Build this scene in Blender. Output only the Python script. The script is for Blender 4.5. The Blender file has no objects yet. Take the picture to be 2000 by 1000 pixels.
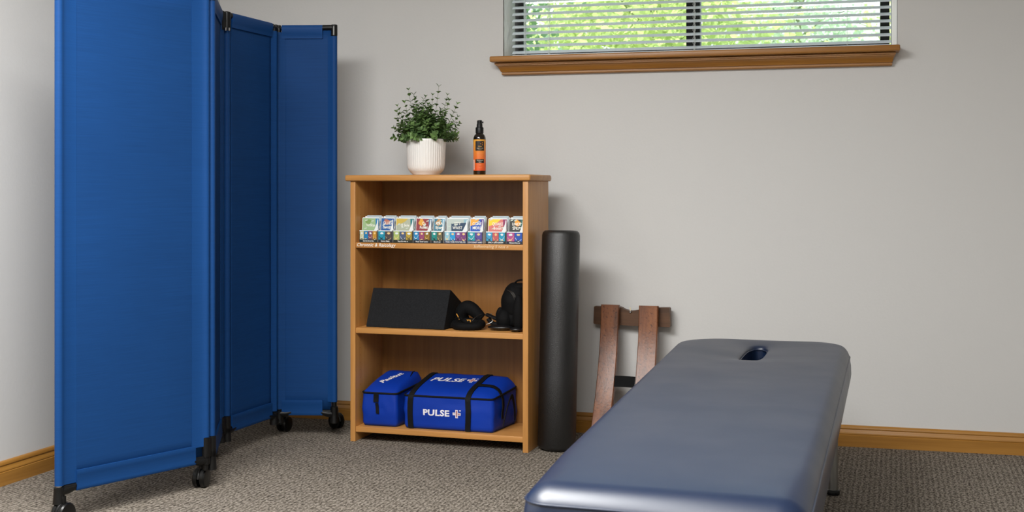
import bpy, bmesh, math, random
from mathutils import Vector, Matrix, noise
random.seed(7)
SC = bpy.context.scene
COL = SC.collection
R = math.radians
def srgb(h):
    h = h.lstrip('#'); v = [int(h[i:i+2], 16)/255 for i in (0, 2, 4)]
    return tuple((c/12.92 if c <= .04045 else ((c+.055)/1.055)**2.4) for c in v)

# ------------------------------------------------------------------ camera, world, lights, exposure
cd = bpy.data.cameras.new('camera'); cam = bpy.data.objects.new('camera', cd); COL.objects.link(cam)
cam.location = (0, 0, 1.08); cam.rotation_euler = (R(90), 0, R(17.491))
cd.sensor_width = 36; cd.lens = 42.84; cd.shift_y = -0.065; cd.clip_start = .05; cd.clip_end = 200
cd.dof.use_dof = True; cd.dof.focus_distance = 4.7; cd.dof.aperture_fstop = 7.0
SC.camera = cam
w = bpy.data.worlds.new('world'); SC.world = w; w.use_nodes = True
bg = w.node_tree.nodes['Background']; bg.inputs[0].default_value = (.86, .95, 1, 1); bg.inputs[1].default_value = 1.1
def lamp(name, kind, loc, rot, energy, col=(1, 1, 1), **kw):
    l = bpy.data.lights.new(name, kind); l.energy = energy; l.color = col
    for k, v in kw.items(): setattr(l, k, v)
    o = bpy.data.objects.new(name, l); COL.objects.link(o); o.location = loc; o.rotation_euler = rot
    return o
lamp('sun', 'SUN', (0, 0, 10), (R(42), 0, R(-20)), 3.6, (1, .95, .85), angle=R(1))
lamp('ceiling_lamp', 'AREA', (-1.75, 1.95, 2.56), (0, 0, 0), 80, (1, .995, .98), shape='RECTANGLE', size=1.5, size_y=1.2)
lamp('ceiling_lamp', 'AREA', (-0.2, 0.6, 2.56), (0, 0, 0), 37, (1, .995, .98), shape='RECTANGLE', size=1.2, size_y=1.2)
VS = SC.view_settings
VS.view_transform = 'Standard'; VS.look = 'None'; VS.gamma = 1; VS.use_curve_mapping = False
VS.exposure = 1.08

# ------------------------------------------------------------------ materials
def newmat(name):
    m = bpy.data.materials.new(name); m.use_nodes = True
    nt = m.node_tree; return m, nt, nt.nodes['Principled BSDF']
def nd(nt, t, **kw):
    n = nt.nodes.new(t)
    for k, v in kw.items():
        if k in n.inputs.keys() if isinstance(k, str) else False: n.inputs[k].default_value = v
        else: setattr(n, k, v)
    return n
def coords(nt, scale=(1, 1, 1), rot=(0, 0, 0)):
    tc = nt.nodes.new('ShaderNodeTexCoord'); mp = nt.nodes.new('ShaderNodeMapping')
    mp.inputs['Scale'].default_value = scale; mp.inputs['Rotation'].default_value = rot
    nt.links.new(tc.outputs['Object'], mp.inputs['Vector']); return mp.outputs[0]
def noisen(nt, vec, scale, detail=3, rough=.5):
    n = nt.nodes.new('ShaderNodeTexNoise'); n.inputs['Scale'].default_value = scale
    n.inputs['Detail'].default_value = detail; n.inputs['Roughness'].default_value = rough
    nt.links.new(vec, n.inputs['Vector']); return n.outputs['Fac']
def ramp(nt, fac, stops):
    r = nt.nodes.new('ShaderNodeValToRGB'); e = r.color_ramp.elements
    while len(e) < len(stops): e.new(.5)
    for i, (p, c) in enumerate(stops): e[i].position = p; e[i].color = (*c, 1)
    nt.links.new(fac, r.inputs[0]); return r.outputs[0]
def bump(nt, b, h, strength, dist=.001):
    n = nt.nodes.new('ShaderNodeBump'); n.inputs['Strength'].default_value = strength; n.inputs['Distance'].default_value = dist
    nt.links.new(h, n.inputs['Height']); nt.links.new(n.outputs[0], b.inputs['Normal'])
def mulc(nt, a, b, f=1.):
    m = nt.nodes.new('ShaderNodeMix'); m.data_type = 'RGBA'; m.blend_type = 'MULTIPLY'; m.inputs[0].default_value = f
    nt.links.new(a, m.inputs[6]); nt.links.new(b, m.inputs[7]); return m.outputs[2]
def plain(name, col, rough=.5, metal=0, spec=.5, bs=0, bscale=200, bd=.001, var=0, vscale=8):
    m, nt, b = newmat(name); col = srgb(col) if isinstance(col, str) else col
    b.inputs['Base Color'].default_value = (*col, 1); b.inputs['Roughness'].default_value = rough
    b.inputs['Metallic'].default_value = metal; b.inputs['Specular IOR Level'].default_value = spec
    v = coords(nt)
    if var:
        n = noisen(nt, v, vscale, 4)
        lo = tuple(c*(1-var) for c in col); hi = tuple(min(1, c*(1+var)) for c in col)
        nt.links.new(ramp(nt, n, [(.3, lo), (.7, hi)]), b.inputs['Base Color'])
    if bs: bump(nt, b, noisen(nt, v, bscale, 3), bs, bd)
    return m
def wood(name, c1, c2, c3, axis='X', rough=.38, scale=1., bs=.1):
    m, nt, b = newmat(name)
    s = {'X': (1.2, 22, 22), 'Y': (22, 1.2, 22), 'Z': (22, 22, 1.2)}[axis]
    v = coords(nt, tuple(q*scale for q in s))
    n1 = noisen(nt, v, 1.6, 5, .6); 
    s2 = {'X': (3, 160, 160), 'Y': (160, 3, 160), 'Z': (160, 160, 3)}[axis]
    n2 = noisen(nt, coords(nt, tuple(q*scale for q in s2)), 1.0, 3, .7)
    a = ramp(nt, n1, [(.28, srgb(c1)), (.5, srgb(c2)), (.74, srgb(c3))])
    g = ramp(nt, n2, [(.3, (.9, .88, .86)), (.62, (1, 1, 1))])
    nt.links.new(mulc(nt, a, g, .8), b.inputs['Base Color'])
    b.inputs['Roughness'].default_value = rough
    bump(nt, b, n2, bs, .0006); return m
M = {}
M['wall'] = plain('wall_paint', '#d2d1cf', .85, spec=.25, bs=.35, bscale=90, bd=.0012)
M['ceiling'] = plain('ceiling_paint', '#e4e1da', .9)
M['oakX'] = wood('oak_trim', '#96672a', '#a57432', '#b4823c', 'X', .33)
M['oakY'] = wood('oak_trim_side', '#96672a', '#a57432', '#b4823c', 'Y', .33)
M['beechX'] = wood('beech_horizontal', '#b67d42', '#c28a4b', '#cf9858', 'X', .4)
M['beechZ'] = wood('beech_vertical', '#b67d42', '#c28a4b', '#cf9858', 'Z', .4)
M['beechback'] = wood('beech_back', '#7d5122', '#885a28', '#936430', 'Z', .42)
M['sillX'] = wood('sill_oak', '#8f5f28', '#a06c2d', '#b07a36', 'X', .35)
M['black'] = plain('black_plastic', '#0a0a0a', .42, spec=.35)
M['blackm'] = plain('black_fabric', '#060607', .8, spec=.2, bs=.4, bscale=600, bd=.0006)
M['blackweb'] = plain('black_webbing', '#08080a', .75, spec=.25, bs=.4, bscale=900, bd=.0006)
M['wheel'] = plain('black_wheel', '#070707', .32, spec=.4)
M['chrome'] = plain('chrome', '#b9b9b9', .22, metal=1)
M['steel'] = plain('brushed_steel', '#9b9b98', .35, metal=1)
M['white'] = plain('white_plastic', '#e9ecec', .4)
M['foam'] = plain('wedge_foam', '#1c1d1f', .9, spec=.2, bs=.5, bscale=420, bd=.001, var=.25, vscale=160)
M['roller'] = plain('roller_foam', '#0c0c0d', .4, bs=1.0, bscale=380, bd=.0012, spec=.85)
M['pot'] = plain('pot_glaze', '#eceae6', .35)
M['soil'] = plain('soil', '#2a2018', .95, bs=.8, bscale=90, bd=.004)
M['stem'] = plain('stem_green', '#4c5a2c', .6)
M['winframe'] = plain('window_frame_black', '#161a1a', .45)
M['slat'] = plain('slat_enamel', '#e0e9f0', .4)
M['cord'] = plain('cord', '#dfe6e4', .7)
M['liner'] = plain('jamb_liner', '#f6fbf9', .35)
M['under'] = plain('table_underside', '#141414', .7)
M['gold'] = plain('mustard_lining', '#c98a2c', .6)
def fabric(name, col, rough=.7, streak=.16, sheen=0):
    m, nt, b = newmat(name); c = srgb(col)
    n = noisen(nt, coords(nt, (6, 6, 420)), 1., 3, .6); n3 = noisen(nt, coords(nt), 2.2, 3)
    a = ramp(nt, n, [(.3, tuple(q*(1-streak) for q in c)), (.7, tuple(q*(1+streak) for q in c))])
    g = ramp(nt, n3, [(.3, (.9, .9, .9)), (.7, (1, 1, 1))])
    nt.links.new(mulc(nt, a, g, 1), b.inputs['Base Color']); b.inputs['Roughness'].default_value = rough
    nt.links.new(n, b.inputs['Roughness']) if False else None
    b.inputs['Specular IOR Level'].default_value = .12; bump(nt, b, noisen(nt, coords(nt, (500, 500, 700)), 1, 2), .12, .0004); return m
M['screen'] = fabric('screen_cloth', '#163f74', .62, .10)
M['sleeve'] = fabric('screen_sleeve', '#18437b', .5, .06)
M['bag'] = plain('bag_nylon', '#00329a', .55, spec=.3, bs=.25, bscale=1200, bd=.0004, var=.1, vscale=5)
# vinyl
m, nt, b = newmat('navy_vinyl'); b.inputs['Base Color'].default_value = (*srgb('#061b38'), 1)
b.inputs['Roughness'].default_value = .3; b.inputs['Specular IOR Level'].default_value = .78
v = coords(nt); bump(nt, b, noisen(nt, v, 700, 2), .12, .0004)
rr = ramp(nt, noisen(nt, v, 4, 3), [(.3, (.35, .35, .35)), (.7, (.41, .41, .41))]); nt.links.new(rr, b.inputs['Roughness'])
M['vinyl'] = m
# carpet
m, nt, b = newmat('loop_carpet'); v = coords(nt)
tc = coords(nt); wv = nt.nodes.new('ShaderNodeTexWave'); wv.wave_type = 'BANDS'; wv.bands_direction = 'X'
wv.inputs['Scale'].default_value = 17; wv.inputs['Distortion'].default_value = 5; wv.inputs['Detail'].default_value = 2
wv.inputs['Detail Scale'].default_value = 5; nt.links.new(tc, wv.inputs['Vector'])
vo = nt.nodes.new('ShaderNodeTexVoronoi'); vo.inputs['Scale'].default_value = 1
nt.links.new(coords(nt, (115, 75, 115)), vo.inputs['Vector'])
n1 = noisen(nt, coords(nt, (1.0, .42, 1)), 150, 2.5, .6); n2 = noisen(nt, v, 3, 2)
ad = nt.nodes.new('ShaderNodeMath'); ad.operation = 'MULTIPLY_ADD'; nt.links.new(wv.outputs['Fac'], ad.inputs[0]); ad.inputs[1].default_value = .13; nt.links.new(n1, ad.inputs[2])
ad2 = nt.nodes.new('ShaderNodeMath'); ad2.operation = 'MULTIPLY_ADD'; nt.links.new(vo.outputs['Distance'], ad2.inputs[0]); ad2.inputs[1].default_value = -.20; nt.links.new(ad.outputs[0], ad2.inputs[2])
cc = ramp(nt, ad2.outputs[0], [(.26, srgb('#413b34')), (.44, srgb('#746c62')), (.62, srgb('#9f968b'))])
nt.links.new(mulc(nt, cc, ramp(nt, n2, [(.3, (.92, .92, .92)), (.7, (1, 1, 1))])), b.inputs['Base Color'])
b.inputs['Roughness'].default_value = .95; b.inputs['Specular IOR Level'].default_value = .1
bump(nt, b, ad2.outputs[0], 1, .006); M['carpet'] = m
# leaves
def leafmat(name, c1, c2, tr=.25):
    m, nt, b = newmat(name)
    nt.links.new(ramp(nt, noisen(nt, coords(nt), 30 if tr < .3 else 1.5, 2), [(.35, srgb(c1)), (.65, srgb(c2))]), b.inputs['Base Color'])
    b.inputs['Roughness'].default_value = .5
    t = nt.nodes.new('ShaderNodeBsdfTranslucent'); t.inputs[0].default_value = (*srgb(c2), 1)
    mx = nt.nodes.new('ShaderNodeMixShader'); mx.inputs[0].default_value = tr
    nt.links.new(b.outputs[0], mx.inputs[1]); nt.links.new(t.outputs[0], mx.inputs[2])
    nt.links.new(mx.outputs[0], nt.nodes['Material Output'].inputs[0]); return m
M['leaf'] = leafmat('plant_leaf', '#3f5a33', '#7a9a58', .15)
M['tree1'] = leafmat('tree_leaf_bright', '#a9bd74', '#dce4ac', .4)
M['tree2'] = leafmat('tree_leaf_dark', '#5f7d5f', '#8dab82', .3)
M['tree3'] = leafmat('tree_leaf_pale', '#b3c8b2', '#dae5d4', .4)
M['bark'] = plain('bark', '#8a9070', .9, var=.3)
M['lawn'] = plain('lawn', '#6b8f3c', .95, var=.3)
# window glass
m = bpy.data.materials.new('window_glass'); m.use_nodes = True; nt = m.node_tree; nt.nodes.clear()
o = nt.nodes.new('ShaderNodeOutputMaterial'); t = nt.nodes.new('ShaderNodeBsdfTransparent'); g = nt.nodes.new('ShaderNodeBsdfGlossy')
t.inputs[0].default_value = (.93, .97, .95, 1); g.inputs['Roughness'].default_value = .02
fr = nt.nodes.new('ShaderNodeFresnel'); fr.inputs[0].default_value = 1.45; mx = nt.nodes.new('ShaderNodeMixShader')
nt.links.new(fr.outputs[0], mx.inputs[0]); nt.links.new(t.outputs[0], mx.inputs[1]); nt.links.new(g.outputs[0], mx.inputs[2]); nt.links.new(mx.outputs[0], o.inputs[0])
M['glass'] = m
_flat = {}
def flat(h, rough=.5):
    if h not in _flat: _flat[h] = plain('print_'+h.strip('#'), h, rough)
    return _flat[h]

# ------------------------------------------------------------------ mesh helpers
def B(): return bmesh.new()
def finish(name, bm, mats, parent=None, smooth=None, loc=(0, 0, 0)):
    bmesh.ops.recalc_face_normals(bm, faces=bm.faces)
    me = bpy.data.meshes.new(name); bm.to_mesh(me); bm.free()
    for mm in (mats if isinstance(mats, (list, tuple)) else [mats]): me.materials.append(mm)
    o = bpy.data.objects.new(name, me); COL.objects.link(o); o.location = loc
    if parent: o.parent = parent
    if smooth is not None:
        me.polygons.foreach_set('use_smooth', [True]*len(me.polygons))
        try: me.set_sharp_from_angle(angle=R(smooth))
        except Exception: pass
    return o
def empty(name, loc, rz=0, label=None, cat=None, group=None, kind=None):
    o = bpy.data.objects.new(name, None); COL.objects.link(o); o.location = loc; o.rotation_euler = (0, 0, rz); o.empty_display_size = .1
    tag(o, label, cat, group, kind); return o
def tag(o, label=None, cat=None, group=None, kind=None):
    for k, v in (('label', label), ('category', cat), ('group', group), ('kind', kind)):
        if v: o[k] = v
    return o
def box(bm, lo, hi, bev=0, seg=2, mat=0):
    r = bmesh.ops.create_cube(bm, size=1)
    vs = r['verts']; c = [(a+b)/2 for a, b in zip(lo, hi)]; s = [b-a for a, b in zip(lo, hi)]
    for v in vs: v.co = Vector((c[0]+v.co.x*s[0], c[1]+v.co.y*s[1], c[2]+v.co.z*s[2]))
    fs = set(f for v in vs for f in v.link_faces)
    for f in fs: f.material_index = mat
    if bev:
        es = list(set(e for v in vs for e in v.link_edges))
        rr = bmesh.ops.bevel(bm, geom=es, offset=bev, segments=seg, affect='EDGES', profile=.5)
        for f in rr['faces']: f.material_index = mat
def prism(bm, pts, a, b, axis=0, mat=0):
    """pts: closed 2D outline, extruded from a to b along axis; outline coords fill the two other axes in order"""
    def P(p, t):
        l = list(p); l.insert(axis, t); return Vector(l)
    A = [bm.verts.new(P(p, a)) for p in pts]; Bv = [bm.verts.new(P(p, b)) for p in pts]; n = len(pts)
    fs = [bm.faces.new(A), bm.faces.new(Bv[::-1])]
    for i in range(n): fs.append(bm.faces.new((A[i], Bv[i], Bv[(i+1) % n], A[(i+1) % n])))
    for f in fs: f.material_index = mat
def tube(bm, pts, r, n=10, closed=False, caps=True, mat=0, flatten=None):
    pts = [Vector(p) for p in pts]; N = len(pts); rings = []; up = None
    for i, p in enumerate(pts):
        if closed: t = pts[(i+1) % N]-pts[i-1]
        else: t = pts[min(i+1, N-1)]-pts[max(i-1, 0)]
        t.normalize()
        if up is None:
            up = t.orthogonal().normalized()
            if abs(t.z) < .9: up = (Vector((0, 0, 1))-t*t.z).normalized()
        up = (up-t*up.dot(t)).normalized(); s = t.cross(up)
        rr = r[i] if isinstance(r, (list, tuple)) else r
        fx = flatten if flatten else 1
        rings.append([bm.verts.new(p+(up*math.cos(a)*rr*fx+s*math.sin(a)*rr)) for a in [2*math.pi*k/n for k in range(n)]])
    m = N if closed else N-1
    for i in range(m):
        a, b2 = rings[i], rings[(i+1) % N]
        for k in range(n):
            f = bm.faces.new((a[k], a[(k+1) % n], b2[(k+1) % n], b2[k])); f.material_index = mat
    if caps and not closed: bm.faces.new(rings[0][::-1]).material_index = mat; bm.faces.new(rings[-1]).material_index = mat
def cyl(bm, a, b, r, n=20, r2=None, bev=0):
    a, b = Vector(a), Vector(b)
    if bev:
        d = (b-a).normalized(); L = (b-a).length; r2 = r2 or r
        tube(bm, [a, a+d*bev*.3, a+d*bev, b-d*bev, b-d*bev*.3, b], [r-bev, r-bev*.3, r, r2, r2-bev*.3, r2-bev], n)
    else: tube(bm, [a, b], [r, r2 or r], n)
def lathe(bm, prof, n=32, c=(0, 0, 0), mod=None, mat=0, cap=True):
    rings = []
    for i, (r, z) in enumerate(prof):
        ring = []
        for k in range(n):
            a = 2*math.pi*k/n; q = r*(mod(a, i, z) if mod else 1)
            ring.append(bm.verts.new((c[0]+q*math.cos(a), c[1]+q*math.sin(a), c[2]+z)))
        rings.append(ring)
    for i in range(len(rings)-1):
        for k in range(n):
            f = bm.faces.new((rings[i][k], rings[i][(k+1) % n], rings[i+1][(k+1) % n], rings[i+1][k])); f.material_index = mat
    if cap:
        bm.faces.new(rings[0][::-1]).material_index = mat; bm.faces.new(rings[-1]).material_index = mat
def grid(bm, fn, nu, nv, mat=0):
    vs = [[bm.verts.new(fn(i/nu, j/nv)) for j in range(nv+1)] for i in range(nu+1)]
    for i in range(nu):
        for j in range(nv):
            bm.faces.new((vs[i][j], vs[i+1][j], vs[i+1][j+1], vs[i][j+1])).material_index = mat
    return vs
def text_mesh(name, body, size, m, parent, mtx, warp=None, bold=0, sx=1, shear=0, align='CENTER'):
    cu = bpy.data.curves.new('t', 'FONT'); cu.body = body; cu.size = size; cu.offset = bold; cu.align_x = align; cu.align_y = 'CENTER'
    cu.shear = shear; cu.space_character = 1.05; cu.resolution_u = 3
    to = bpy.data.objects.new('t', cu); COL.objects.link(to)
    bpy.context.view_layer.update()
    me = bpy.data.meshes.new_from_object(to.evaluated_get(bpy.context.evaluated_depsgraph_get()))
    bpy.data.objects.remove(to); bpy.data.curves.remove(cu)
    if warp:
        bm = bmesh.new(); bm.from_mesh(me)
        bmesh.ops.subdivide_edges(bm, edges=bm.edges, cuts=1); bmesh.ops.triangulate(bm, faces=bm.faces); bm.to_mesh(me); bm.free()
    for v in me.vertices:
        co = mtx @ Vector((v.co.x*sx, v.co.y, 0)); v.co = warp(co) if warp else co
    me.name = name; me.materials.clear(); me.materials.append(m)
    o = bpy.data.objects.new(name, me); COL.objects.link(o)
    if parent: o.parent = parent
    return o
def frame_m(origin, xa, ya):
    xa, ya = Vector(xa).normalized(), Vector(ya).normalized(); za = xa.cross(ya)
    m = Matrix((xa, ya, za)).transposed().to_4x4(); m.translation = Vector(origin); return m

# ------------------------------------------------------------------ room
PH = math.atan(.045); WO = (0, 5.33, 0)                      # back wall frame: its own x runs along the wall
def onwall(o): o.location = WO; o.rotation_euler = (0, 0, PH); return o
def struct(name, bm, m, smooth=None): return tag(finish(name, bm, m, smooth=smooth), kind='structure')
bm = B(); box(bm, (-3.3, -1.7, -.1), (2.6, 5.7, 0)); struct('floor', bm, M['carpet'])
bm = B(); box(bm, (-3.3, -1.7, 2.6), (2.6, 5.7, 2.75)); struct('ceiling', bm, M['ceiling'])
bm = B(); box(bm, (-3.3, -1.7, 0), (-3.115, 5.7, 2.6)); struct('wall_left', bm, M['wall'])
bm = B(); box(bm, (2.4, -1.7, 0), (2.6, 5.7, 2.6)); struct('wall_right', bm, M['wall'])
bm = B(); box(bm, (-3.115, -1.7, 0), (2.4, -1.5, 2.6)); struct('wall_front', bm, M['wall'])
OX0, OX1, OZ0, OZ1 = -1.699, .006, 1.652, 2.3
bm = B()
for lo, hi in (((-3.2, 0, 0), (OX0, .17, 2.6)), ((OX1, 0, 0), (2.55, .17, 2.6)), ((OX0, 0, 0), (OX1, .17, OZ0)), ((OX0, 0, OZ1), (OX1, .17, 2.6))): box(bm, lo, hi)
bmesh.ops.remove_doubles(bm, verts=bm.verts, dist=1e-5)
onwall(struct('wall_back', bm, M['wall']))
# baseboards: one moulded profile
PROF = [(0, 0), (.0165, 0), (.0165, .048), (.0135, .0505), (.0155, .053), (.0155, .058), (.012, .064), (.0095, .071), (.0105, .0725), (.0125, .0745), (.0125, .079), (.009, .0845), (.004, .088), (0, .0885)]
bm = B(); prism(bm, [(-a, z) for a, z in PROF], -3.13, 2.5, 0); onwall(struct('baseboard_back', bm, M['oakX'], 35))
bm = B(); prism(bm, [(-3.115+a, z) for a, z in PROF], -1.5, 5.19, 1); struct('baseboard_left', bm, M['oakY'], 35)

# ------------------------------------------------------------------ window
win = tag(onwall(empty('window_1', WO)), kind='structure')
bm = B(); box(bm, (OX0+.005, .105, 1.66), (-1.631, .15, OZ1)); box(bm, (-.0594, .105, 1.66), (-.022, .15, OZ1))
box(bm, (-1.631, .105, 1.66), (-.0594, .15, 1.7085)); box(bm, (-1.631, .105, 2.25), (-.0594, .15, OZ1)); finish('window_frame', bm, M['winframe'], win)
bm = B(); box(bm, (-.885, .1, 1.7085), (-.8216, .148, 2.25), .003); fm = finish('mullion', bm, M['winframe'], win)
bm = B(); box(bm, (-.8245, .098, 1.7085), (-.8215, .1, 2.25)); finish('edge_highlight', bm, flat('#8f9694'), fm)  # pale strip coloured in as the highlight along the mullion's inner edge
bm = B(); box(bm, (-1.631, .122, 1.7085), (-.885, .126, 2.25)); box(bm, (-.8216, .122, 1.7085), (-.0594, .126, 2.25)); finish('glass_pane', bm, M['glass'], win)
bm = B()
def lin(u, v):
    z = 1.672+v*(OZ1-1.672); y = .002+u*.1
    d = .0025*noise.noise(Vector((y*16+z*9, z*26-y*14, 3)))+.0012*noise.noise(Vector((y*60, z*55, 1)))
    return Vector((OX0+.0035+d+.026*u, y, z))
grid(bm, lin, 18, 90); finish('jamb_liner', bm, M['liner'], win, 60)
bm = B(); box(bm, (-.0165, .012, 1.672), (.005, .105, OZ1), .002); finish('jamb_liner', bm, M['liner'], win)
bm = B(); box(bm, (-1.738, -.092, 1.6495), (.0125, .1, 1.6745), .005, 3); finish('window_sill', bm, M['sillX'], win, 40)
bm = B(); AP = [(0, 1.6495), (.054, 1.6495), (.060, 1.646), (.060, 1.640), (.052, 1.6385), (.052, 1.6355), (.049, 1.6345), (.042, 1.630), (.034, 1.622), (.028, 1.613), (.026, 1.6095), (.020, 1.6085), (.020, 1.6065), (.0235, 1.6055), (.0235, 1.600), (.020, 1.5965), (.014, 1.595), (0, 1.595)]
L = [bm.verts.new((-1.686-a*.62, -a, z)) for a, z in AP]; Rr = [bm.verts.new((-.024+a*.35, -a, z)) for a, z in AP]
Lw = [bm.verts.new((-1.686-a*.62, 0, z)) for a, z in AP]; Rw = [bm.verts.new((-.024+a*.35, 0, z)) for a, z in AP]
for i in range(len(AP)-1):
    bm.faces.new((L[i], L[i+1], Rr[i+1], Rr[i]))
    for P_, Q_ in ((L, Lw), (Rr, Rw)):
        vs = [P_[i], P_[i+1], Q_[i+1], Q_[i]]
        if AP[i][0] == 0: vs = [P_[i], P_[i+1], Q_[i+1]]
        if AP[i+1][0] == 0: vs = [P_[i], P_[i+1], Q_[i]]
        bm.faces.new(vs)
finish('sill_apron', bm, M['sillX'], win, 35)
# blind
bl = tag(onwall(empty('window_blind', WO)), 'pale grey-green horizontal slat blind hanging in front of the window', 'blind')
BX0, BX1, BY = -1.668, -.0185, .052
def slat_bm(z):
    bm = B(); n = 6; up = []; dn = []
    for k in range(n+1):
        t = k/n-.5; cam_ = .0016*(1-4*t*t)
        y = t*.0275; 
        a = R(33); yy = y*math.cos(a)-cam_*math.sin(a); zz = y*math.sin(a)+cam_*math.cos(a)
        up.append((BY+yy, z+zz)); dn.append((BY+yy+.0003, z+zz-.0006))
    prism(bm, up+dn[::-1], BX0, BX1, 0); return bm
slat0 = None
for k in range(19):
    if not slat0: slat0 = finish('slat', slat_bm(1.7045), M['slat'], bl, 40)
    else:
        s_ = slat0.copy(); COL.objects.link(s_); s_.parent = bl; s_.location = (0, 0, k*.0291)
bm = B(); box(bm, (BX0, BY-.012, 1.684), (BX1, BY+.012, 1.692), .002); finish('bottom_rail', bm, M['slat'], bl)
bm = B(); box(bm, (BX0, BY-.02, 2.245), (BX1, BY+.02, 2.285), .002); finish('head_rail', bm, M['slat'], bl)
for cx, dbl in ((-1.6075, 0), (-1.497, 1), (-.842, 1), (-.196, 0)):
    bm = B()
    for q in ((-.0115, .0115) if 1 else ()): tube(bm, [(cx, BY+q, 1.69), (cx, BY+q, 2.25)], .0007 if cx != -1.6075 else .0012, 6)  # thicker leftmost cord stands in for the highlight on the frame's inner edge
    if dbl:
        tube(bm, [(cx-.004+.0022*math.sin(k*1.25), BY-.0135, 1.69+k*.56/150) for k in range(151)], .0007, 5)
        tube(bm, [(cx+.0035-.0012*math.sin(k*1.25), BY-.0137, 1.69+k*.56/150) for k in range(151)], .0008, 5)
    for k in range(19): tube(bm, [(cx, BY-.0115, 1.6955+k*.0291), (cx, BY+.0115, 1.7135+k*.0291-.002)], .0006, 5)
    finish('ladder_cord', bm, M['cord'], bl)

# ------------------------------------------------------------------ outside
bm = B(); box(bm, (-30, 5.8, -.1), (25, 60, 0)); struct('ground', bm, M['lawn'])
def tree(loc, h, rad, nleaf, m, label, seed, leaf=.07):
    rnd = random.Random(seed); t = empty('tree', loc, 0, label, 'tree', 'trees outside the window')
    bm = B(); tube(bm, [(0, 0, 0), (.05, .03, h*.3), (0, .05, h*.6), (.04, 0, h)], [.14, .11, .08, .02], 8)
    for k in range(9):
        a = rnd.uniform(0, 6.28); z0 = h*(.3+.06*k); tube(bm, [(0, 0, z0), (math.cos(a)*rad*.4, math.sin(a)*rad*.4, z0+.25), (math.cos(a)*rad*.8, math.sin(a)*rad*.8, z0+.35)], [.018, .012, .005], 5)
    finish('trunk', bm, M['bark'], t)
    bm = B(); clumps = []
    for k in range(70):
        d = Vector((rnd.gauss(0, 1), rnd.gauss(0, 1), rnd.gauss(0, 1))).normalized()*rad*rnd.random()**.4
        clumps.append(Vector((d.x, d.y, h*.68+d.z*h*.33/rad)))
    for k in range(nleaf):
        c = rnd.choice(clumps)+Vector((rnd.gauss(0, .2), rnd.gauss(0, .2), rnd.gauss(0, .16)))
        if c.z < .4: continue
        u = Vector((rnd.gauss(0, 1), rnd.gauss(0, 1), rnd.gauss(0, .6))).normalized(); s = u.orthogonal().normalized(); s = Matrix.Rotation(rnd.uniform(0, 6.28), 3, u) @ s
        l = leaf*rnd.uniform(.7, 1.3); wd = l*.38
        bm.faces.new([bm.verts.new(c+p) for p in (-u*l*.5, s*wd-u*l*.1, u*l*.5, -s*wd-u*l*.1)])
    finish('foliage', bm, m, t)
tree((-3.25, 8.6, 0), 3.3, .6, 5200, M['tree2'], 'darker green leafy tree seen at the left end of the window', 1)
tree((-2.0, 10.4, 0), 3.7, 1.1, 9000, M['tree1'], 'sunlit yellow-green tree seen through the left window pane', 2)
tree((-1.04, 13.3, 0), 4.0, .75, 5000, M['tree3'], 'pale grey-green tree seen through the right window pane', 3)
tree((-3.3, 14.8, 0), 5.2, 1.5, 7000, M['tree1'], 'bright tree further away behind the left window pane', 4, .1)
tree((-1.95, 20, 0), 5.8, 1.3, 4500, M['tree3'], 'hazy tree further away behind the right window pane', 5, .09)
tree((-.1, 15.5, 0), 3.6, .6, 900, M['tree1'], 'sparse tree in front of white sky at the right window end', 6, .09)

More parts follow.
